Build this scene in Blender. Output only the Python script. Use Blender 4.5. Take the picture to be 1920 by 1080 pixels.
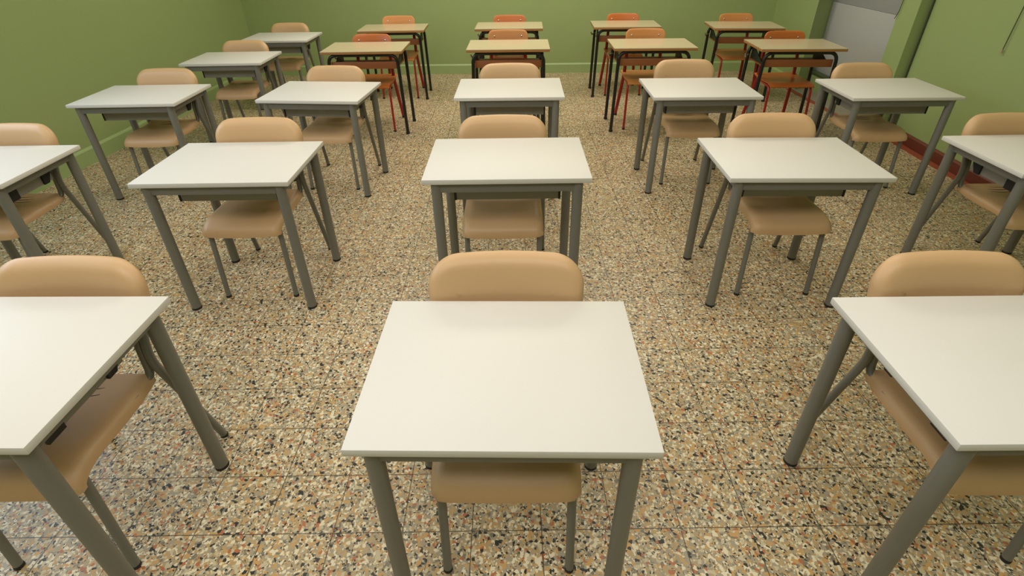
import bpy, bmesh, math
from mathutils import Vector, Matrix

# ------------------------------------------------------------------ scene, camera, light
for o in list(bpy.data.objects):
    bpy.data.objects.remove(o)
scene = bpy.context.scene
COL = scene.collection

scene.view_settings.view_transform = 'Standard'
scene.view_settings.look = 'None'
scene.view_settings.gamma = 1.0
scene.view_settings.use_curve_mapping = False
scene.view_settings.exposure = -0.19

CAM_F, CAM_PITCH, CAM_H, CAM_ROLL, CAM_CY = 958.118, 0.546003, 1.6388, -0.014851, 450.9
cam_data = bpy.data.cameras.new('camera')
cam_data.sensor_fit = 'HORIZONTAL'
cam_data.sensor_width = 36.0
cam_data.lens = CAM_F / 1920.0 * 36.0
cam_data.shift_y = (CAM_CY - 540.0) / 1920.0
cam_data.clip_start = 0.02
cam = bpy.data.objects.new('camera', cam_data)
COL.objects.link(cam)
_c, _s = math.cos(CAM_PITCH), math.sin(CAM_PITCH)
_fwd = Vector((0, _c, -_s)); _up0 = Vector((0, _s, _c)); _r0 = Vector((1, 0, 0))
_cr, _sr = math.cos(CAM_ROLL), math.sin(CAM_ROLL)
_r = _cr * _r0 + _sr * _up0
_u = _cr * _up0 - _sr * _r0
cam.matrix_world = Matrix(((_r.x, _u.x, -_fwd.x, 0), (_r.y, _u.y, -_fwd.y, 0),
                           (_r.z, _u.z, -_fwd.z, CAM_H), (0, 0, 0, 1)))
scene.camera = cam

world = bpy.data.worlds.new('world')
scene.world = world
world.use_nodes = True
_bg = world.node_tree.nodes['Background']
_bg.inputs['Color'].default_value = (0.72, 0.83, 1.0, 1)
_bg.inputs['Strength'].default_value = 1.0

def area(name, loc, direction, sx, sy, power, color):
    d = bpy.data.lights.new(name, 'AREA')
    d.shape = 'RECTANGLE'; d.size = sx; d.size_y = sy
    d.energy = power; d.color = color
    o = bpy.data.objects.new(name, d)
    COL.objects.link(o)
    o.location = loc
    o.rotation_euler = Vector(direction).to_track_quat('-Z', 'Y').to_euler()
    return o

WARM, COOL = (1.0, 0.915, 0.77), (1.0, 0.965, 0.92)
for lx, ly, pw, lc in ((-1.2, -0.25, 44, COOL), (1.0, -0.25, 31, COOL), (-1.2, 2.15, 27, WARM), (1.2, 2.15, 27, WARM), (-0.9, 5.3, 55, WARM), (1.1, 5.3, 54, WARM)):
    area('ceiling_lamp_light', (lx, ly, 3.12), (0, 0, -1), 1.9, 1.1, pw, lc)
area('window_daylight', (-3.615, 1.95, 2.05), (1, -0.0546, -0.1), 2.4, 1.3, 48, (0.74, 0.86, 1.0))

# ------------------------------------------------------------------ materials
def lin(r, g, b):
    f = lambda c: (c / 255 / 12.92) if c / 255 <= 0.04045 else ((c / 255 + 0.055) / 1.055) ** 2.4
    return (f(r), f(g), f(b), 1.0)

def new_mat(name):
    m = bpy.data.materials.new(name); m.use_nodes = True
    nt = m.node_tree
    return m, nt, nt.nodes['Principled BSDF']

def plain(name, col, rough=0.5, metal=0.0, var=0.06, scale=6.0, bump=0.0, bscale=200.0, spec=0.5):
    """a painted / moulded surface: base colour with a faint low contrast mottling and fine grain"""
    m, nt, b = new_mat(name)
    tc = nt.nodes.new('ShaderNodeTexCoord')
    nz = nt.nodes.new('ShaderNodeTexNoise'); nz.inputs['Scale'].default_value = scale
    nz.inputs['Detail'].default_value = 4
    nt.links.new(tc.outputs['Object'], nz.inputs['Vector'])
    mx = nt.nodes.new('ShaderNodeMix'); mx.data_type = 'RGBA'
    mx.inputs['A'].default_value = tuple(c * (1 - var) for c in col[:3]) + (1,)
    mx.inputs['B'].default_value = tuple(min(1, c * (1 + var)) for c in col[:3]) + (1,)
    nt.links.new(nz.outputs['Fac'], mx.inputs['Factor'])
    nt.links.new(mx.outputs['Result'], b.inputs['Base Color'])
    b.inputs['Roughness'].default_value = rough
    b.inputs['Metallic'].default_value = metal
    b.inputs['Specular IOR Level'].default_value = spec
    if bump:
        n2 = nt.nodes.new('ShaderNodeTexNoise'); n2.inputs['Scale'].default_value = bscale
        nt.links.new(tc.outputs['Object'], n2.inputs['Vector'])
        bp = nt.nodes.new('ShaderNodeBump'); bp.inputs['Strength'].default_value = bump
        bp.inputs['Distance'].default_value = 0.002
        nt.links.new(n2.outputs['Fac'], bp.inputs['Height'])
        nt.links.new(bp.outputs['Normal'], b.inputs['Normal'])
    return m

def wood(name, c1, c2, rough=0.4, scale=(3, 40, 40)):
    m, nt, b = new_mat(name)
    tc = nt.nodes.new('ShaderNodeTexCoord')
    mp = nt.nodes.new('ShaderNodeMapping'); mp.inputs['Scale'].default_value = scale
    nz = nt.nodes.new('ShaderNodeTexNoise'); nz.inputs['Scale'].default_value = 1.0; nz.inputs['Detail'].default_value = 6
    mx = nt.nodes.new('ShaderNodeMix'); mx.data_type = 'RGBA'
    mx.inputs['A'].default_value = c1; mx.inputs['B'].default_value = c2
    nt.links.new(tc.outputs['Object'], mp.inputs['Vector'])
    nt.links.new(mp.outputs['Vector'], nz.inputs['Vector'])
    nt.links.new(nz.outputs['Fac'], mx.inputs['Factor'])
    nt.links.new(mx.outputs['Result'], b.inputs['Base Color'])
    b.inputs['Roughness'].default_value = rough
    return m

def terrazzo():
    m, nt, b = new_mat('terrazzo')
    L = nt.links.new; N = nt.nodes.new
    tc = N('ShaderNodeTexCoord')
    # slight warp so chips are irregular
    nz = N('ShaderNodeTexNoise'); nz.inputs['Scale'].default_value = 60
    L(tc.outputs['Object'], nz.inputs['Vector'])
    sc = N('ShaderNodeVectorMath'); sc.operation = 'SCALE'; sc.inputs['Scale'].default_value = 0.012
    L(nz.outputs['Color'], sc.inputs[0])
    ad = N('ShaderNodeVectorMath'); ad.operation = 'ADD'
    L(tc.outputs['Object'], ad.inputs[0]); L(sc.outputs[0], ad.inputs[1])
    def chips(scale, stops):
        v = N('ShaderNodeTexVoronoi'); v.voronoi_dimensions = '2D'; v.feature = 'F1'
        v.inputs['Scale'].default_value = scale
        L(ad.outputs[0], v.inputs['Vector'])
        sep = N('ShaderNodeSeparateColor'); L(v.outputs['Color'], sep.inputs[0])
        r = N('ShaderNodeValToRGB'); r.color_ramp.interpolation = 'CONSTANT'
        e = r.color_ramp.elements
        e[0].position, e[0].color = 0.0, stops[0][1]
        e[1].position, e[1].color = stops[1][0], stops[1][1]
        for p, c in stops[2:]:
            k = e.new(p); k.color = c
        L(sep.outputs[0], r.inputs['Fac'])
        return r, sep, v
    cream, pale, ochre, tan = lin(222, 211, 181), lin(194, 182, 150), lin(194, 153, 96), lin(178, 154, 113)
    gray, dgray, black, rust = lin(160, 151, 130), lin(124, 118, 101), lin(50, 49, 46), lin(176, 108, 72)
    big, bsep, bv = chips(112, [(0, ochre), (.17, tan), (.33, cream), (.49, pale), (.63, gray), (.77, dgray), (.835, black), (.935, rust)])
    small, ssep, sv = chips(205, [(0, gray), (.24, tan), (.44, cream), (.60, dgray), (.72, ochre), (.82, black), (.93, pale)])
    # some of the large cells give way to small chips (the cement and grit between stones)
    gt = N('ShaderNodeMath'); gt.operation = 'GREATER_THAN'; gt.inputs[1].default_value = 0.52
    L(bsep.outputs[1], gt.inputs[0])
    mx = N('ShaderNodeMix'); mx.data_type = 'RGBA'
    L(gt.outputs[0], mx.inputs['Factor']); L(big.outputs[0], mx.inputs['A']); L(small.outputs[0], mx.inputs['B'])
    # tile joints
    sx = N('ShaderNodeSeparateXYZ'); L(tc.outputs['Object'], sx.inputs[0])
    def joint(src, off, size, w):
        a = N('ShaderNodeMath'); a.operation = 'ADD'; a.inputs[1].default_value = off; L(src, a.inputs[0])
        d = N('ShaderNodeMath'); d.operation = 'DIVIDE'; d.inputs[1].default_value = size; L(a.outputs[0], d.inputs[0])
        f = N('ShaderNodeMath'); f.operation = 'FRACT'; L(d.outputs[0], f.inputs[0])
        l = N('ShaderNodeMath'); l.operation = 'LESS_THAN'; l.inputs[1].default_value = w / size; L(f.outputs[0], l.inputs[0])
        return l.outputs[0]
    jx = joint(sx.outputs[0], 0.143 + 2.22 * 10, 0.222, 0.003)
    jy = joint(sx.outputs[1], -0.912 + 2.03 * 10, 0.203, 0.003)
    jm = N('ShaderNodeMath'); jm.operation = 'MAXIMUM'; L(jx, jm.inputs[0]); L(jy, jm.inputs[1])
    js = N('ShaderNodeMath'); js.operation = 'MULTIPLY'; js.inputs[1].default_value = 0.85; L(jm.outputs[0], js.inputs[0])
    m2 = N('ShaderNodeMix'); m2.data_type = 'RGBA'
    m2.inputs['B'].default_value = lin(58, 50, 38)
    L(js.outputs[0], m2.inputs['Factor']); L(mx.outputs['Result'], m2.inputs['A'])
    L(m2.outputs['Result'], b.inputs['Base Color'])
    b.inputs['Roughness'].default_value = 0.38
    b.inputs['Specular IOR Level'].default_value = 0.35
    return m

M = {
    'white': plain('white_laminate', lin(213, 210, 204), 0.5, var=0.012, scale=3),
    'grey': plain('grey_paint_steel', lin(121, 120, 112), 0.4, metal=0.1, var=0.04, scale=20),
    'tray': plain('grey_tray_steel', lin(146, 143, 134), 0.5, metal=0.1, var=0.04, scale=12),
    'tan': plain('tan_plastic', lin(202, 165, 122), 0.42, var=0.02, scale=8, bump=0.12, bscale=900),
    'rubber': plain('black_rubber_and_shade', lin(32, 31, 30), 0.6),  # rubber of the feet; its black also stands for shade in the tray corners
    'cream': plain('cream_laminate', lin(202, 186, 154), 0.17, var=0.03, scale=5),
    'edge': wood('wood_edge', lin(150, 104, 56), lin(176, 128, 72), 0.45),
    'board': wood('brown_board', lin(128, 74, 38), lin(152, 92, 48), 0.45),
    'black': plain('black_enamel', lin(26, 26, 27), 0.28, var=0.05),
    'dgreen': plain('dark_green_plate', lin(30, 37, 31), 0.4),
    'red': plain('red_enamel', lin(158, 36, 30), 0.3, var=0.05),
    'ply': wood('orange_plywood', lin(178, 96, 42), lin(198, 114, 54), 0.3),
    'ply2': wood('pale_plywood', lin(190, 126, 68), lin(208, 144, 84), 0.4),
    'chrome': plain('bright_metal', lin(200, 200, 200), 0.2, metal=1.0),
    'wall': plain('green_wall_paint', lin(151, 168, 112), 0.5, var=0.035, scale=1.6, bump=0.15, bscale=60, spec=0.3),
    'skirt': plain('green_baseboard_paint', lin(154, 174, 117), 0.45, var=0.03),
    'redskirt': plain('red_brown_skirting', lin(104, 48, 34), 0.4, var=0.12, scale=9),
    'redstrip': plain('red_brown_floor_strip', lin(150, 78, 54), 0.45, var=0.12, scale=9),
    'door': plain('grey_door_paint', lin(176, 177, 177), 0.5, var=0.03, scale=2),
    'door2': plain('grey_door_upper_darker', lin(156, 158, 158), 0.5, var=0.03, scale=2),
    'sill_shade': plain('dark_green_sill_shade', lin(70, 86, 52), 0.5),
    'ceil': plain('white_ceiling_paint', lin(235, 232, 224), 0.8, var=0.01),
    'stone': plain('grey_threshold_stone', lin(150, 142, 126), 0.5, var=0.06, scale=14),
    'wire': plain('dark_cord', lin(60, 66, 40), 0.6),
    'tip': plain('pale_wood_tip', lin(168, 150, 120), 0.5),
    'frame': plain('white_window_frame', lin(230, 230, 228), 0.4),
    'terrazzo': terrazzo(),
}
_g, _nt, _b = new_mat('window_glass')
_b.inputs['Base Color'].default_value = (0.9, 0.95, 1, 1)
_b.inputs['Transmission Weight'].default_value = 1.0
_b.inputs['Roughness'].default_value = 0.0
M['glass'] = _g

# ------------------------------------------------------------------ mesh helpers
def finish(name, bm, mat, parent=None, angle=40.0):
    bmesh.ops.recalc_face_normals(bm, faces=bm.faces)
    me = bpy.data.meshes.new(name)
    bm.to_mesh(me); bm.free()
    me.polygons.foreach_set('use_smooth', [True] * len(me.polygons))
    me.set_sharp_from_angle(angle=math.radians(angle))
    me.materials.append(mat)
    o = bpy.data.objects.new(name, me)
    COL.objects.link(o)
    if parent is not None:
        o.parent = parent
    return o

def add_box(bm, lo, hi, bevel=0.0, seg=2):
    lo, hi = Vector(lo), Vector(hi)
    r = bmesh.ops.create_cube(bm, size=1.0)
    vs = r['verts']
    for v in vs:
        v.co = Vector(((lo.x + hi.x) / 2 + v.co.x * (hi.x - lo.x), (lo.y + hi.y) / 2 + v.co.y * (hi.y - lo.y),
                       (lo.z + hi.z) / 2 + v.co.z * (hi.z - lo.z)))
    if bevel:
        es = list({e for v in vs for e in v.link_edges})
        bmesh.ops.bevel(bm, geom=es, offset=bevel, segments=seg, profile=0.5, affect='EDGES')

def box(name, lo, hi, mat, parent=None, bevel=0.0, seg=2):
    bm = bmesh.new(); add_box(bm, lo, hi, bevel, seg)
    return finish(name, bm, mat, parent)

def fillet(pts, r, n=6):
    """round the inner corners of a polyline"""
    P = [Vector(p) for p in pts]
    out = [P[0]]
    for i in range(1, len(P) - 1):
        a, b, c = P[i - 1], P[i], P[i + 1]
        d1, d2 = (a - b), (c - b)
        l1, l2 = d1.length, d2.length
        d1.normalize(); d2.normalize()
        rr = r[i - 1] if isinstance(r, (list, tuple)) else r
        t = min(rr, 0.48 * l1, 0.48 * l2)
        p1, p2 = b + d1 * t, b + d2 * t
        for k in range(n + 1):
            u = k / n
            out.append(p1 * (1 - u) ** 2 + b * 2 * u * (1 - u) + p2 * u * u)
    out.append(P[-1])
    return out

def add_tube(bm, pts, rad, seg=14, rad2=None):
    """sweep an ellipse (rad across x-ish, rad2 along the other axis) along a polyline, capped"""
    P = [Vector(p) for p in pts]
    n = len(P)
    T = []
    for i in range(n):
        t = (P[min(i + 1, n - 1)] - P[max(i - 1, 0)])
        T.append(t.normalized())
    ref = Vector((1, 0, 0)) if abs(T[0].x) < 0.8 else Vector((0, 1, 0))
    nrm = (ref - T[0] * ref.dot(T[0])).normalized()
    rings = []
    for i in range(n):
        nrm = (nrm - T[i] * nrm.dot(T[i])).normalized()
        bn = T[i].cross(nrm)
        rings.append([bm.verts.new(P[i] + nrm * (rad * math.cos(2 * math.pi * k / seg)) + bn * ((rad2 or rad) * math.sin(2 * math.pi * k / seg))) for k in range(seg)])
    for i in range(n - 1):
        for k in range(seg):
            bm.faces.new((rings[i][k], rings[i][(k + 1) % seg], rings[i + 1][(k + 1) % seg], rings[i + 1][k]))
    bm.faces.new(rings[0][::-1]); bm.faces.new(rings[-1])

def tube(name, pts, rad, mat, parent=None, seg=14, rad2=None):
    bm = bmesh.new(); add_tube(bm, pts, rad, seg, rad2)
    return finish(name, bm, mat, parent)

def add_lathe(bm, prof, c, seg=20):
    """prof: (radius, z) list; closed at both ends"""
    rings = [[bm.verts.new((c[0] + r * math.cos(2 * math.pi * k / seg), c[1] + r * math.sin(2 * math.pi * k / seg), z)) for k in range(seg)] for r, z in prof]
    for i in range(len(rings) - 1):
        for k in range(seg):
            bm.faces.new((rings[i][k], rings[i][(k + 1) % seg], rings[i + 1][(k + 1) % seg], rings[i + 1][k]))
    bm.faces.new(rings[0][::-1]); bm.faces.new(rings[-1])

def add_prism(bm, poly, axis, a, b):
    """extrude a 2-D polygon along an axis (0=x,1=y,2=z) from a to b"""
    def P(p, t):
        v = [p[0], p[1]]; v.insert(axis, t); return v
    A = [bm.verts.new(P(p, a)) for p in poly]; B = [bm.verts.new(P(p, b)) for p in poly]
    n = len(poly)
    bm.faces.new(A); bm.faces.new(B[::-1])
    for i in range(n):
        bm.faces.new((A[i], B[i], B[(i + 1) % n], A[(i + 1) % n]))

def empty(name):
    o = bpy.data.objects.new(name, None)
    o.empty_display_size = 0.1
    COL.objects.link(o)
    return o

def copy_tree(o, parent=None):
    c = o.copy(); COL.objects.link(c)
    if parent is not None:
        c.parent = parent
    for ch in list(o.children):
        copy_tree(ch, c)
    return c

def tag(o, label, cat, group=None):
    o['label'] = label; o['category'] = cat
    if group:
        o['group'] = group

def structure(o):
    o['kind'] = 'structure'
    return o

# ------------------------------------------------------------------ the room
BACK_L, BACK_R = Vector((-3.37, 7.09)), Vector((3.345, 6.955))
LEFT_S, RIGHT_S = 0.0546, 0.045
FRONT_Y = -2.6
H_ROOM = 3.2
def left_x(y): return BACK_L.x + LEFT_S * (y - BACK_L.y)
def right_x(y): return 3.385 + RIGHT_S * (y - 3.7)
T = 0.16

def wall_prism(name, poly, z0, z1, mat):
    bm = bmesh.new(); add_prism(bm, poly, 2, z0, z1)
    return structure(finish(name, bm, mat))

bm = bmesh.new()
add_prism(bm, [(-4.3, FRONT_Y - 0.2), (4.2, FRONT_Y - 0.2), (4.2, 7.5), (-4.3, 7.5)], 2, -0.12, 0.0)
structure(finish('floor', bm, M['terrazzo']))
bm = bmesh.new()
add_prism(bm, [(-4.3, FRONT_Y - 0.2), (4.2, FRONT_Y - 0.2), (4.2, 7.5), (-4.3, 7.5)], 2, H_ROOM, H_ROOM + 0.12)
structure(finish('ceiling', bm, M['ceil']))

# back wall
d = (BACK_R - BACK_L).normalized(); nb = Vector((-d.y, d.x))
a, b2 = BACK_L - d * 0.3, BACK_R + d * 0.5
wall_prism('wall_back', [a, b2, b2 + nb * T, a + nb * T], 0, H_ROOM, M['wall'])
# front wall behind the viewer
wall_prism('wall_front', [(-4.2, FRONT_Y), (4.1, FRONT_Y), (4.1, FRONT_Y - T), (-4.2, FRONT_Y - T)], 0, H_ROOM, M['wall'])
# left wall with a window opening near the viewer
WY0, WY1, WZ0, WZ1 = 0.65, 3.25, 1.30, 2.80
def left_quad(y0, y1, off0=0.0, off1=T):
    return [(left_x(y0) - off0, y0), (left_x(y1) - off0, y1), (left_x(y1) - off1, y1), (left_x(y0) - off1, y0)]
bm = bmesh.new()
add_prism(bm, left_quad(WY1, BACK_L.y + 0.1), 2, 0, H_ROOM)
add_prism(bm, left_quad(FRONT_Y - 0.1, WY0), 2, 0, H_ROOM)
add_prism(bm, left_quad(WY0, WY1), 2, 0, WZ0)
add_prism(bm, left_quad(WY0, WY1), 2, WZ1, H_ROOM)
structure(finish('wall_left', bm, M['wall']))
win = structure(empty('window_1'))
bm = bmesh.new()
for (y0, y1, z0, z1) in ((WY0, WY1, WZ0, WZ0 + 0.07), (WY0, WY1, WZ1 - 0.07, WZ1), (WY0, WY0 + 0.07, WZ0 + .07, WZ1 - .07),
                         (WY1 - 0.07, WY1, WZ0 + .07, WZ1 - .07), (1.915, 1.985, WZ0 + .07, WZ1 - .07)):
    add_prism(bm, left_quad(y0, y1, 0.09, 0.14), 2, z0, z1)
finish('window_frame', bm, M['frame'], win)
bm = bmesh.new()
add_prism(bm, left_quad(WY0 + .05, WY1 - .05, 0.112, 0.118), 2, WZ0 + .05, WZ1 - .05)
finish('pane', bm, M['glass'], win)

# right side: near wall, pilaster, recess with grey door, far wall
Y_P0, Y_P1 = 4.49, 4.72            # pilaster, near and far edge
X_PIL = 3.325
X_IN = 3.56                        # face of the grey door in the recess
J0, J1 = (3.335, 6.0), (3.57, 6.13)  # splayed far jamb
wall_prism('wall_right', [(right_x(FRONT_Y - .1), FRONT_Y - .1), (right_x(4.56), 4.56), (right_x(4.56) + T, 4.56), (right_x(FRONT_Y - .1) + T, FRONT_Y - .1)], 0, H_ROOM, M['wall'])
wall_prism('wall_right_pilaster', [(X_PIL, Y_P0), (X_PIL + 0.005, Y_P1), (X_IN + 0.05, Y_P1 + 0.06), (X_IN + 0.05, Y_P0 + 0.01)], 0, H_ROOM, M['wall'])
wall_prism('wall_right_far', [J0, (3.345, 7.02), (3.75, 7.02), (3.75, 6.13), J1], 0, H_ROOM, M['wall'])
wall_prism('wall_right_recess', [(X_IN + 0.06, 4.6), (X_IN + 0.06, 6.2), (X_IN + 0.2, 6.2), (X_IN + 0.2, 4.6)], 0, H_ROOM, M['wall'])
# low green sill across the recess foot, the shade on its top put into a darker green
o = box('wall_right_sill', (3.50, 5.30, 0), (3.62, 6.12, 0.175), M['skirt']); structure(o)
o = box('trim_1', (3.49, 5.30, 0.175), (3.62, 6.125, 0.2), M['sill_shade'], bevel=0.004); structure(o)
# grey door leaf
door = structure(empty('door_1')); door.location = (X_IN, 4.75, 0)
box('lower_panel', (0, 0.0, 0.2), (0.05, 1.37, 0.925), M['door'], door, bevel=0.002)
box('lower_panel', (0, 0.0, 0.015), (0.05, 0.545, 0.198), M['door'], door, bevel=0.002)
box('upper_panel', (0.006, 0.0, 0.927), (0.05, 1.42, 2.6), M['door2'], door, bevel=0.002)  # upper part of the door, a slightly darker grey
# dark cable cover running up beside the pilaster
tube('trim_2', [(right_x(4.46) - 0.006, 4.47, 0.0), (right_x(4.46) - 0.006, 4.47, H_ROOM)], 0.0075, M['wire'], seg=8)['kind'] = 'structure'
# recess threshold and red floor strips
o = box('trim_3', (3.31, 4.66, 0.0), (3.50, 6.02, 0.004), M['stone']); structure(o)
bm = bmesh.new()
add_prism(bm, [(3.245, 6.02), (3.262, 4.70), (3.316, 4.70), (3.300, 6.02)], 2, 0.0, 0.006)
structure(finish('trim_4', bm, M['redstrip']))

# baseboards
def board_poly(x0, x1): return None
def strip_along(name, pts, th, h, mat, side):
    """a profiled board along a 2-D line; side = unit normal into the room"""
    bm = bmesh.new()
    p0, p1 = Vector(pts[0]), Vector(pts[1]); s = Vector(side)
    prof = [(0, 0), (th, 0), (th, h * 0.86), (th * 0.55, h * 0.97), (th * 0.3, h), (0, h)]
    A = [bm.verts.new((p0.x + s.x * t, p0.y + s.y * t, z)) for t, z in prof]
    B = [bm.verts.new((p1.x + s.x * t, p1.y + s.y * t, z)) for t, z in prof]
    n = len(prof)
    bm.faces.new(A); bm.faces.new(B[::-1])
    for i in range(n):
        bm.faces.new((A[i], B[i], B[(i + 1) % n], A[(i + 1) % n]))
    return structure(finish(name, bm, mat, angle=20))
strip_along('baseboard_back', (BACK_L, BACK_R), 0.02, 0.125, M['skirt'], (-nb.x, -nb.y))
nl = Vector((1, -LEFT_S)).normalized()
strip_along('baseboard_left', ((left_x(FRONT_Y), FRONT_Y), (left_x(BACK_L.y), BACK_L.y)), 0.02, 0.135, M['skirt'], nl)
strip_along('baseboard_right', ((right_x(FRONT_Y), FRONT_Y), (right_x(4.46), 4.46)), 0.02, 0.105, M['redskirt'], (-1, RIGHT_S))
strip_along('baseboard_right_far', ((3.338, 6.02), (3.345, 6.95)), 0.018, 0.12, M['skirt'], (-1, 0))
bm = bmesh.new()
add_prism(bm, [(right_x(FRONT_Y) - 0.068, FRONT_Y), (right_x(4.5) - 0.068, 4.5), (right_x(4.5) - 0.018, 4.5), (right_x(FRONT_Y) - 0.018, FRONT_Y)], 2, 0.0, 0.012)
structure(finish('trim_5', bm, M['redstrip']))

# cords on the right wall
def cord(name, pts, label, r=0.0028):
    o = empty(name); o.location = pts[0]
    rel = [Vector(p) - Vector(pts[0]) for p in pts]
    tube('cable', fillet(rel, 0.05), r, M['wire'], o, seg=8)
    return o
xw = right_x(3.6)
CY_ = 3.62
c1 = cord('hanging_cord', [(right_x(CY_) - 0.012, CY_, 1.9), (right_x(CY_) - 0.010, CY_ + 0.004, 1.2), (right_x(CY_) - 0.012, CY_ + 0.012, 0.90)],
          'thin dark cord with a pale tip hanging on the green right wall above the aisle desk')
tube('pull_tip', [(-0.001, 0.013, -1.025), (-0.001, 0.015, -1.0)], 0.006, M['tip'], c1, seg=10)
tag(c1, 'thin dark cord with a pale tip hanging on the green wall at the top right', 'cord')
c2 = cord('loose_cord', [(X_PIL - 0.004, 4.70, 1.9), (X_PIL - 0.006, 4.69, 1.15), (X_PIL - 0.008, 4.695, 1.0), (X_PIL - 0.006, 4.725, 0.945)],
          '')
tag(c2, 'short thin dark cord curling down the pilaster edge beside the grey door', 'cord')

# ------------------------------------------------------------------ white desk
WH, WW, WD = 0.72, 0.70, 0.50
def make_white_desk():
    r = empty('school_desk')
    box('desktop', (-WW / 2, -WD / 2, WH - 0.022), (WW / 2, WD / 2, WH), M['white'], r, bevel=0.0022)
    lx, ly, lr = WW / 2 - 0.054, WD / 2 - 0.034, 0.0225
    top = WH - 0.022
    for sx in (-1, 1):
        for sy in (-1, 1):
            bm = bmesh.new()
            add_tube(bm, [(sx * lx, sy * ly, 0.012), (sx * lx, sy * ly, top)], lr, 20)
            leg = finish('leg', bm, M['grey'], r)
            bm = bmesh.new()
            add_lathe(bm, [(lr - 0.001, 0), (lr + 0.0008, 0.0015), (lr + 0.0008, 0.010), (lr - 0.0002, 0.0125)], (sx * lx, sy * ly))
            finish('rubber_foot', bm, M['rubber'], leg)
    ah = 0.045
    for sy in (-1, 1):
        box('apron', (-lx + 0.012, sy * (ly + 0.001) - 0.0125, top - ah), (lx - 0.012, sy * (ly + 0.001) + 0.0125, top - 0.0005), M['grey'], r, bevel=0.002)
    for sx in (-1, 1):
        box('apron', (sx * lx - 0.0125, -ly + 0.012, top - ah), (sx * lx + 0.0125, ly - 0.012, top - 0.0005), M['grey'], r, bevel=0.002)
    # sheet-steel book tray hung under the top
    bm = bmesh.new()
    tx, z0, z1 = 0.224, top - 0.126, top - 0.045
    y0, y1, t = -0.128, 0.145, 0.004
    add_box(bm, (-tx, y0, z0), (tx, y1, z0 + t))
    add_box(bm, (-tx, y0, z0 + t), (tx, y0 + t, z1))
    add_box(bm, (-tx, y0 + t, z0 + t), (-tx + t, y1, z1))
    add_box(bm, (tx - t, y0 + t, z0 + t), (tx, y1, z1))
    for sx in (-1, 1):
        add_box(bm, (sx * 0.20 - 0.01, y0 + 0.03, z1 - 0.002), (sx * 0.20 + 0.01, y0 + 0.05, top))
        add_box(bm, (sx * 0.20 - 0.01, y1 - 0.03, z0 + t), (sx * 0.20 + 0.01, y1 - 0.01, top))
    finish('book_tray', bm, M['tray'], r)
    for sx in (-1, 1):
        for ya, yb in ((-0.130, -0.078), (0.078, 0.148)):  # black plates standing in for the shade inside the open tray corners
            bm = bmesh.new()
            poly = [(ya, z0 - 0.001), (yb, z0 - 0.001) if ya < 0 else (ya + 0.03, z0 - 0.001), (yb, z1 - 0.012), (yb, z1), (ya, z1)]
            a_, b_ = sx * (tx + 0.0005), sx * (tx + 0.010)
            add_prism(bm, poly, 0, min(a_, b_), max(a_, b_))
            finish('tray_gap_shade', bm, M['rubber'], r)
    return r

# ------------------------------------------------------------------ tan chair
def round_rect(hw, hh, r, crown=0.0, nc=9, ns=7, HW=1.0, HH=1.0):
    """outline of a rounded rectangle, counter-clockwise, always the same number of points"""
    out = []
    for cx, cz, a0 in ((hw - r, hh - r, 0), (-hw + r, hh - r, 90), (-hw + r, -hh + r, 180), (hw - r, -hh + r, 270)):
        arc = [(cx + r * math.cos(math.radians(a0 + 90 * k / nc)), cz + r * math.sin(math.radians(a0 + 90 * k / nc))) for k in range(nc + 1)]
        out.append(arc)
    pts = []
    for q in range(4):
        pts += out[q]
        a, b = out[q][-1], out[(q + 1) % 4][0]
        pts += [(a[0] + (b[0] - a[0]) * k / ns, a[1] + (b[1] - a[1]) * k / ns) for k in range(1, ns)]
    return [(x, z + crown * (1 - (x / HW) ** 2) * max(0.0, z / HH)) for x, z in pts]

def add_shell(bm, hw, hh, r, rings, fn, crown=0.0):
    """closed plate with rounded rims: rings of (inset, depth), mapped by fn(x, z, depth) -> co"""
    loops = []
    for inset, dep in rings:
        ri = max(0.006, r - inset)
        loops.append([bm.verts.new(fn(x, z, dep)) for x, z in round_rect(hw - inset, hh - inset, ri, crown, HW=hw, HH=hh)])
    n = len(loops[0])
    for i in range(len(loops) - 1):
        for k in range(n):
            bm.faces.new((loops[i][k], loops[i][(k + 1) % n], loops[i + 1][(k + 1) % n], loops[i + 1][k]))
    for lp in (loops[0], loops[-1]):
        for k in range(25):                     # strips from the upper to the lower half follow the bend
            bm.faces.new((lp[k], lp[k + 1], lp[56 - k], lp[57 - k]))
        bm.faces.new(lp[25:33]); bm.faces.new(lp[57:] + lp[:1])

def profile_normals(prof):
    out = []
    for i in range(len(prof)):
        a, b = prof[max(i - 1, 0)], prof[min(i + 1, len(prof) - 1)]
        ty, tz = b[0] - a[0], b[1] - a[1]
        l = math.hypot(ty, tz)
        out.append((-tz / l, ty / l))      # points down / inwards for a profile running rear -> front
    return out

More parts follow.
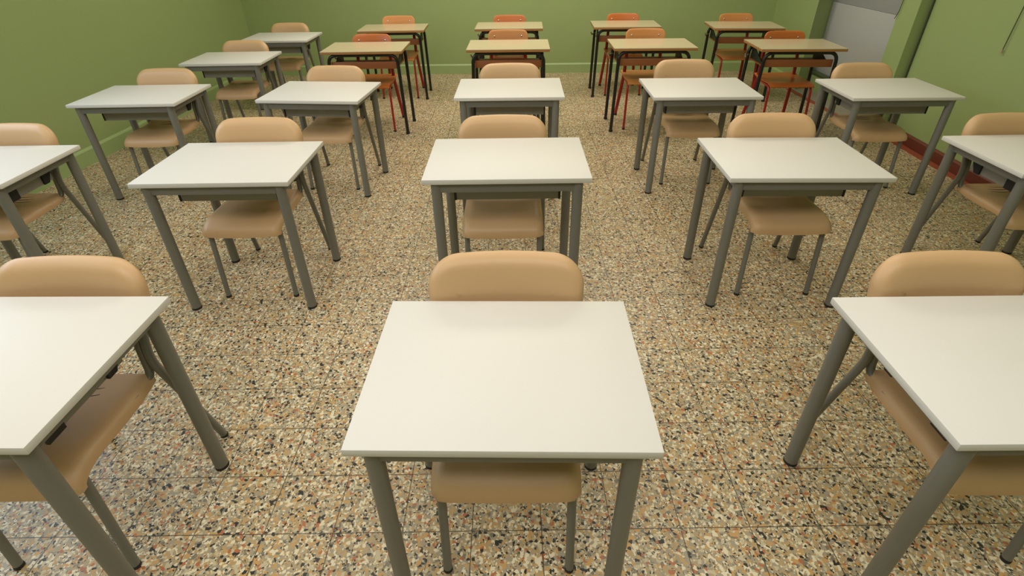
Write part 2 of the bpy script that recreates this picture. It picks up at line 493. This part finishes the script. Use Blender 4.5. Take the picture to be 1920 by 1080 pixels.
def add_slab(bm, prof, hw, thick, edge, dish, lipdrop, nx=20):
    """seat slab: side profile (y, z) from rear to front lip, solid, with softly rounded side edges"""
    nm = profile_normals(prof)
    xs = [-1 + 2 * i / nx for i in range(nx + 1)]
    grid_t, grid_b = [], []
    N = len(prof)
    for i, (y, z) in enumerate(prof):
        ny, nz = nm[i]
        rt, rb = [], []
        f = i / (N - 1)
        for u in xs:
            e = abs(u)
            x = u * hw
            d = 0.0
            inner = 1 - edge / hw
            if e > inner:
                q = (e - inner) / (1 - inner)
                d = edge * (1 - math.sqrt(max(0.0, 1 - q * q * 0.96))) * 0.8
            else:
                d = dish * (1 - (e / inner) ** 2) * max(0.0, 1 - abs(f - 0.35) * 2.4)
            ext = lipdrop * (1 - u * u) * max(0.0, (f - 0.8) / 0.2)
            rt.append(bm.verts.new((x, y + ny * d, z + nz * d - ext)))
            rb.append(bm.verts.new((x * 0.985, y + ny * thick, z + nz * thick - ext)))
        grid_t.append(rt); grid_b.append(rb)
    for i in range(N - 1):
        for k in range(nx):
            bm.faces.new((grid_t[i][k], grid_t[i][k + 1], grid_t[i + 1][k + 1], grid_t[i + 1][k]))
            bm.faces.new((grid_b[i][k], grid_b[i + 1][k], grid_b[i + 1][k + 1], grid_b[i][k + 1]))
        for k in (0, nx):
            bm.faces.new((grid_t[i][k], grid_t[i + 1][k], grid_b[i + 1][k], grid_b[i][k]))
    for i in (0, N - 1):
        for k in range(nx):
            bm.faces.new((grid_t[i][k], grid_b[i][k], grid_b[i][k + 1], grid_t[i][k + 1]))

def make_tan_chair():
    r = empty('school_chair')
    lean = 0.20
    def fb(x, z, d):
        return (x, 0.184 - 0.020 * (x / 0.215) ** 2 + z * lean + d, 0.698 + z)
    bm = bmesh.new()
    rings = [(0.096, 0.0), (0.078, 0.0), (0.055, 0.0), (0.032, 0.001), (0.021, 0.004), (0.013, 0.009), (0.006, 0.017), (0.002, 0.026),
             (0.0, 0.034), (0.001, 0.041), (0.004, 0.047), (0.009, 0.051), (0.018, 0.053), (0.05, 0.054), (0.096, 0.054)]
    add_shell(bm, 0.224, 0.103, 0.086, rings, fb, 0.006)
    finish('backrest', bm, M['tan'], r, angle=80)
    # seat with a waterfall front
    prof = [(0.098, 0.455), (0.07, 0.449), (0.03, 0.444), (-0.02, 0.442), (-0.07, 0.443), (-0.11, 0.4445), (-0.140, 0.4450)]
    ccy, ccz, ry, rz = -0.150, 0.380, 0.110, 0.065
    for k in range(1, 15):
        a = math.radians(90 + 6.1 * k)
        prof.append((ccy + ry * math.cos(a), ccz + rz * math.sin(a)))
    prof.append((-0.2605, 0.376))
    prof = [(y + 0.018, z) for y, z in prof]
    bm = bmesh.new()
    add_slab(bm, prof, 0.190, 0.038, 0.034, 0.006, 0.008)
    seat = finish('seat', bm, M['tan'], r, angle=55)
    bm = bmesh.new()
    for j in range(3):
        y = 0.084 - 0.024 * j
        z = 0.4493 - 0.0026 * j
        pts = [(x, y - 0.010 * (1 - (x / 0.08) ** 2) + 0.01, z - 0.0030) for x in [-0.075 + 0.15 * k / 8 for k in range(9)]]
        add_tube(bm, pts, 0.0016, 6)
    finish('vent_slits', bm, M['rubber'], seat)
    for s in (-1, 1):
        rear = fillet([(s * 0.216, 0.243, 0.010), (s * 0.204, 0.122, 0.50), (s * 0.200, 0.138, 0.58), (s * 0.192, 0.192, 0.665)], [0.07, 0.04], 6)
        bm = bmesh.new(); add_tube(bm, rear, 0.0125, 14)
        lg = finish('leg', bm, M['grey'], r)
        bm = bmesh.new(); add_lathe(bm, [(0.0125, 0), (0.0136, 0.0015), (0.0136, 0.010), (0.0122, 0.013)], (s * 0.216, 0.244), 14)
        finish('rubber_foot', bm, M['rubber'], lg)
        front = fillet([(s * 0.166, 0.194, 0.665), (s * 0.176, 0.138, 0.57), (s * 0.176, 0.128, 0.424), (s * 0.170, -0.03, 0.420), (s * 0.170, -0.190, 0.418), (s * 0.176, -0.216, 0.010)],
                       [0.04, 0.045, 0.05, 0.03], 8)
        bm = bmesh.new(); add_tube(bm, front, 0.0125, 14)
        lg = finish('leg', bm, M['grey'], r)
        bm = bmesh.new(); add_lathe(bm, [(0.0125, 0), (0.0136, 0.0015), (0.0136, 0.010), (0.0122, 0.013)], (s * 0.176, -0.2162), 14)
        finish('rubber_foot', bm, M['rubber'], lg)
    return r

# ------------------------------------------------------------------ old desk, black tube frame
OH, OW, OD = 0.758, 0.70, 0.4515
def make_old_desk():
    r = empty('tubular_school_desk')
    top = box('desktop', (-OW / 2, -OD / 2, OH - 0.004), (OW / 2, OD / 2, OH), M['cream'], r)
    box('wood_edge', (-OW / 2 + 0.0005, -OD / 2 + 0.0005, OH - 0.024), (OW / 2 - 0.0005, OD / 2 - 0.0005, OH - 0.004), M['edge'], top, bevel=0.002)
    zt = OH - 0.024 - 0.0145
    fx, tx, fy = OW / 2 - 0.037, OW / 2 - 0.052, OD / 2 - 0.041
    for sy in (-1, 1):
        pts = fillet([(-fx, sy * fy, 0.01), (-tx, sy * (fy - 0.0), zt), (tx, sy * (fy - 0.0), zt), (fx, sy * fy, 0.01)], 0.075, 8)
        bm = bmesh.new(); add_tube(bm, pts, 0.0145, 14)
        fr = finish('leg_frame', bm, M['black'], r)
        for sx in (-1, 1):
            bm = bmesh.new(); add_lathe(bm, [(0.0155, 0), (0.017, 0.002), (0.017, 0.018), (0.0155, 0.021)], (sx * fx, sy * fy), 14)
            finish('rubber_foot', bm, M['rubber'], fr)
    for sx in (-1, 1):
        tube('side_rail', [(sx * (tx - 0.07), -fy, zt), (sx * (tx - 0.07), fy, zt)], 0.0125, M['black'], r, seg=12)
    # book shelf: brown front board, shelf board, dark triangular side plates
    zs = OH - 0.160
    box('front_board', (-tx + 0.012, -fy + 0.016, zs), (tx - 0.012, -fy + 0.030, zs + 0.062), M['board'], r, bevel=0.003)
    box('shelf', (-tx + 0.012, -fy + 0.030, zs), (tx - 0.012, fy - 0.018, zs + 0.010), M['board'], r)
    for sx in (-1, 1):
        bm = bmesh.new()
        poly = [(-fy + 0.05, zs + 0.010), (fy - 0.016, zs + 0.010), (fy - 0.016, zt - 0.002), (fy - 0.05, zt - 0.002)]
        a_, b_ = sx * (tx - 0.024), sx * (tx - 0.018)
        add_prism(bm, poly, 0, min(a_, b_), max(a_, b_))
        finish('side_plate', bm, M['dgreen'], r)
    # bag hook on the left side
    pts = fillet([(-fx + 0.004, fy - 0.02, OH - 0.125), (-fx - 0.012, fy - 0.05, OH - 0.125), (-fx - 0.012, -0.02, OH - 0.128), (-fx - 0.026, 0.0, OH - 0.128), (-fx - 0.026, 0.012, OH - 0.11)], 0.02, 5)
    hook_pts = fillet([(-fx + 0.012, fy - 0.010, OH - 0.118), (-fx - 0.006, fy - 0.035, OH - 0.130), (-fx - 0.028, fy - 0.060, OH - 0.130), (-fx - 0.034, fy - 0.062, OH - 0.105)], 0.02, 5)
    tube('bag_hook', hook_pts, 0.008, M['chrome'], r, seg=10)
    return r

# ------------------------------------------------------------------ old chair, red frame
def make_old_chair(ply):
    r = empty('plywood_chair')
    lean = 0.22
    def fb(x, z, d):
        return (x, 0.153 - 0.020 * (x / 0.195) ** 2 + z * lean + d, 0.734 + z)
    bm = bmesh.new()
    add_shell(bm, 0.184, 0.088, 0.05, [(0.08, 0.0), (0.04, 0.0), (0.02, 0.0), (0.006, 0.0), (0.001, 0.002), (0, 0.006), (0.001, 0.010), (0.006, 0.012), (0.04, 0.012), (0.08, 0.012)], fb, 0.003)
    back = finish('backrest', bm, ply, r, angle=60)
    for s in (-1, 1):
        x, z = s * 0.125, 0.035
        c = Vector(fb(x, z, 0.001))
        bm = bmesh.new()
        bmesh.ops.create_uvsphere(bm, u_segments=12, v_segments=8, radius=0.009)
        for v in bm.verts:
            v.co = Vector((v.co.x, v.co.y * 0.45, v.co.z)) + c
        finish('rivet', bm, M['chrome'], back)
    prof = [(0.175, 0.452), (0.13, 0.444), (0.07, 0.438), (0.0, 0.437), (-0.08, 0.440), (-0.14, 0.443), (-0.185, 0.440), (-0.21, 0.432), (-0.228, 0.419)]
    bm = bmesh.new()
    add_slab(bm, prof, 0.195, 0.012, 0.004, 0.006, 0.0, 16)
    finish('seat', bm, ply, r, angle=50)
    for s in (-1, 1):
        bm = bmesh.new()
        add_tube(bm, fillet([(s * 0.146, 0.184, 0.785), (s * 0.158, 0.150, 0.62), (s * 0.166, 0.135, 0.42), (s * 0.200, 0.215, 0.01)], 0.06, 6), 0.016, 14, 0.0105)
        lg = finish('leg', bm, M['red'], r)
        bm = bmesh.new(); add_lathe(bm, [(0.0165, 0), (0.0175, 0.002), (0.0175, 0.014), (0.0165, 0.017)], (s * 0.200, 0.2155), 14)
        finish('rubber_foot', bm, M['rubber'], lg)
        bm = bmesh.new()
        add_tube(bm, fillet([(s * 0.172, 0.150, 0.427), (s * 0.178, 0.0, 0.413), (s * 0.186, -0.190, 0.408), (s * 0.196, -0.230, 0.01)], 0.05, 6), 0.0105, 14)
        lg = finish('leg', bm, M['red'], r)
        bm = bmesh.new(); add_lathe(bm, [(0.0115, 0), (0.013, 0.002), (0.013, 0.012), (0.0115, 0.015)], (s * 0.196, -0.230), 14)
        finish('rubber_foot', bm, M['rubber'], lg)
    tube('crossbar', [(-0.170, 0.10, 0.414), (0.170, 0.10, 0.414)], 0.009, M['red'], r, seg=10)
    return r

# ------------------------------------------------------------------ placement (x, y, turn, width, depth, height)
DESKS = {
 'w1c': (-0.022, 0.931, -0.0259, 0.674, 0.504, 0.714), 'w1l': (-1.357, 0.947, -0.0192, 0.700, 0.512, 0.740),
 'w1r': (1.278, 0.927, -0.0070, 0.700, 0.500, 0.713), 'w2c': (-0.017, 2.210, -0.0054, 0.719, 0.496, 0.747),
 'w2l': (-1.324, 2.293, -0.0012, 0.700, 0.505, 0.714), 'w2r': (1.304, 2.247, -0.0327, 0.703, 0.501, 0.715),
 'w2ll': (-2.596, 2.306, 0.0016, 0.700, 0.490, 0.711), 'w2rr': (2.576, 2.270, -0.0002, 0.700, 0.484, 0.705),
 'w3c': (-0.000, 3.501, -0.0185, 0.710, 0.492, 0.727), 'w3l': (-1.313, 3.590, -0.0955, 0.698, 0.499, 0.701),
 'w3ll': (-2.548, 3.574, 0.0057, 0.705, 0.495, 0.700), 'w3r': (1.293, 3.543, -0.0254, 0.706, 0.499, 0.700),
 'w3rr': (2.549, 3.475, -0.0216, 0.704, 0.495, 0.696), 'w4ll': (-2.465, 4.750, 0.0092, 0.691, 0.496, 0.702),
 'w5ll': (-2.394, 5.734, -0.0148, 0.695, 0.499, 0.712),
 'o4l': (-1.287, 4.865, -0.0059, 0.711, 0.452, 0.755), 'o4c': (-0.005, 4.757, -0.0236, 0.711, 0.451, 0.776),
 'o4r': (1.271, 4.825, -0.0335, 0.716, 0.452, 0.756), 'o4rr': (2.480, 4.673, -0.0549, 0.702, 0.451, 0.761),
 'o5l': (-1.260, 6.010, 0.0161, 0.706, 0.452, 0.744), 'o5c': (0.005, 5.862, -0.0313, 0.707, 0.452, 0.769),
 'o5r': (1.267, 5.990, -0.0527, 0.708, 0.452, 0.749), 'o5rr': (2.472, 5.761, -0.0899, 0.699, 0.451, 0.756)}
CHAIRS = {
 'w1c': (-0.022, 1.021, -0.013, 1.030),
 'w1l': (-1.333, 1.046, -0.010, 1.020),
 'w1r': (1.293, 1.022, -0.003, 1.006),
 'w2c': (-0.042, 2.340, -0.003, 1.025),
 'w2l': (-1.321, 2.387, -0.001, 1.015),
 'w2r': (1.347, 2.339, -0.016, 1.013),
 'w2ll': (-2.620, 2.398, 0.001, 0.997),
 'w2rr': (2.588, 2.361, -0.000, 0.984),
 'w3c': (0.002, 3.619, -0.009, 1.005),
 'w3l': (-1.302, 3.687, -0.048, 0.989),
 'w3ll': (-2.536, 3.669, 0.003, 0.991),
 'w3r': (1.297, 3.692, -0.013, 0.997),
 'w3rr': (2.552, 3.572, -0.011, 0.977),
 'w4ll': (-2.479, 4.860, 0.005, 0.977),
 'w5ll': (-2.466, 5.970, -0.007, 0.968),
 'o4l': (-1.297, 4.969, -0.003, 0.992),
 'o4c': (-0.011, 4.949, -0.012, 1.020),
 'o4r': (1.279, 4.937, -0.017, 1.013),
 'o4rr': (2.515, 4.786, -0.027, 0.996),
 'o5l': (-1.250, 6.113, 0.008, 1.000),
 'o5c': (0.007, 6.045, -0.016, 1.000),
 'o5r': (1.291, 6.094, -0.026, 0.992),
 'o5rr': (2.499, 5.916, -0.045, 0.999),
}
PLACE = {
 'w1c': 'in the middle of the front row', 'w1l': 'cut off at the left end of the front row',
 'w1r': 'cut off at the right end of the front row',
 'w2c': 'in the middle of the second row', 'w2l': 'second from the left in the second row', 'w2r': 'second from the right in the second row',
 'w2ll': 'cut off at the far left of the second row', 'w2rr': 'cut off at the far right of the second row',
 'w3c': 'in the middle of the third row', 'w3l': 'second from the left in the third row', 'w3r': 'second from the right in the third row',
 'w3ll': 'at the left end of the third row', 'w3rr': 'at the right end of the third row',
 'w4ll': 'at the left end of the fourth row', 'w5ll': 'at the left end of the last row',
 'o4l': 'second from the left in the fourth row', 'o4c': 'in the middle of the fourth row', 'o4r': 'second from the right in the fourth row',
 'o4rr': 'at the right end of the fourth row',
 'o5l': 'second from the left in the last row', 'o5c': 'in the middle of the last row',
 'o5r': 'second from the right in the last row', 'o5rr': 'at the right end of the last row'}

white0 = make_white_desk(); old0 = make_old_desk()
chair0 = make_tan_chair()
ply_orange = make_old_chair(M['ply']); ply_pale = make_old_chair(M['ply2'])
PALE = {'o4c', 'o4r', 'o5l', 'o5rr'}
used = set()
def instance(proto):
    if proto.name in used:
        return copy_tree(proto)
    used.add(proto.name)
    return proto
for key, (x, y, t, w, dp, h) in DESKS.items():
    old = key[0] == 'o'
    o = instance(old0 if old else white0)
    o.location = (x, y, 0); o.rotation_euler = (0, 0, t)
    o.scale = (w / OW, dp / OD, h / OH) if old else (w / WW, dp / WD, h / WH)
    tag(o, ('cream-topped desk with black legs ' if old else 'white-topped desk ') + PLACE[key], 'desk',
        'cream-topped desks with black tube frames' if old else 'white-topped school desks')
for key, (x, y, t, s) in CHAIRS.items():
    old = key[0] == 'o'
    o = instance((ply_pale if key in PALE else ply_orange) if old else chair0)
    o.location = (x, y, 0); o.rotation_euler = (0, 0, t); o.scale = (s, s, s)
    kind = ('pale plywood red-legged chair ' if key in PALE else 'orange plywood red-legged chair ') if old else 'tan plastic chair '
    tag(o, kind + PLACE[key], 'chair', 'plywood chairs with red frames' if old else 'tan plastic school chairs')
bpy.context.view_layer.update()
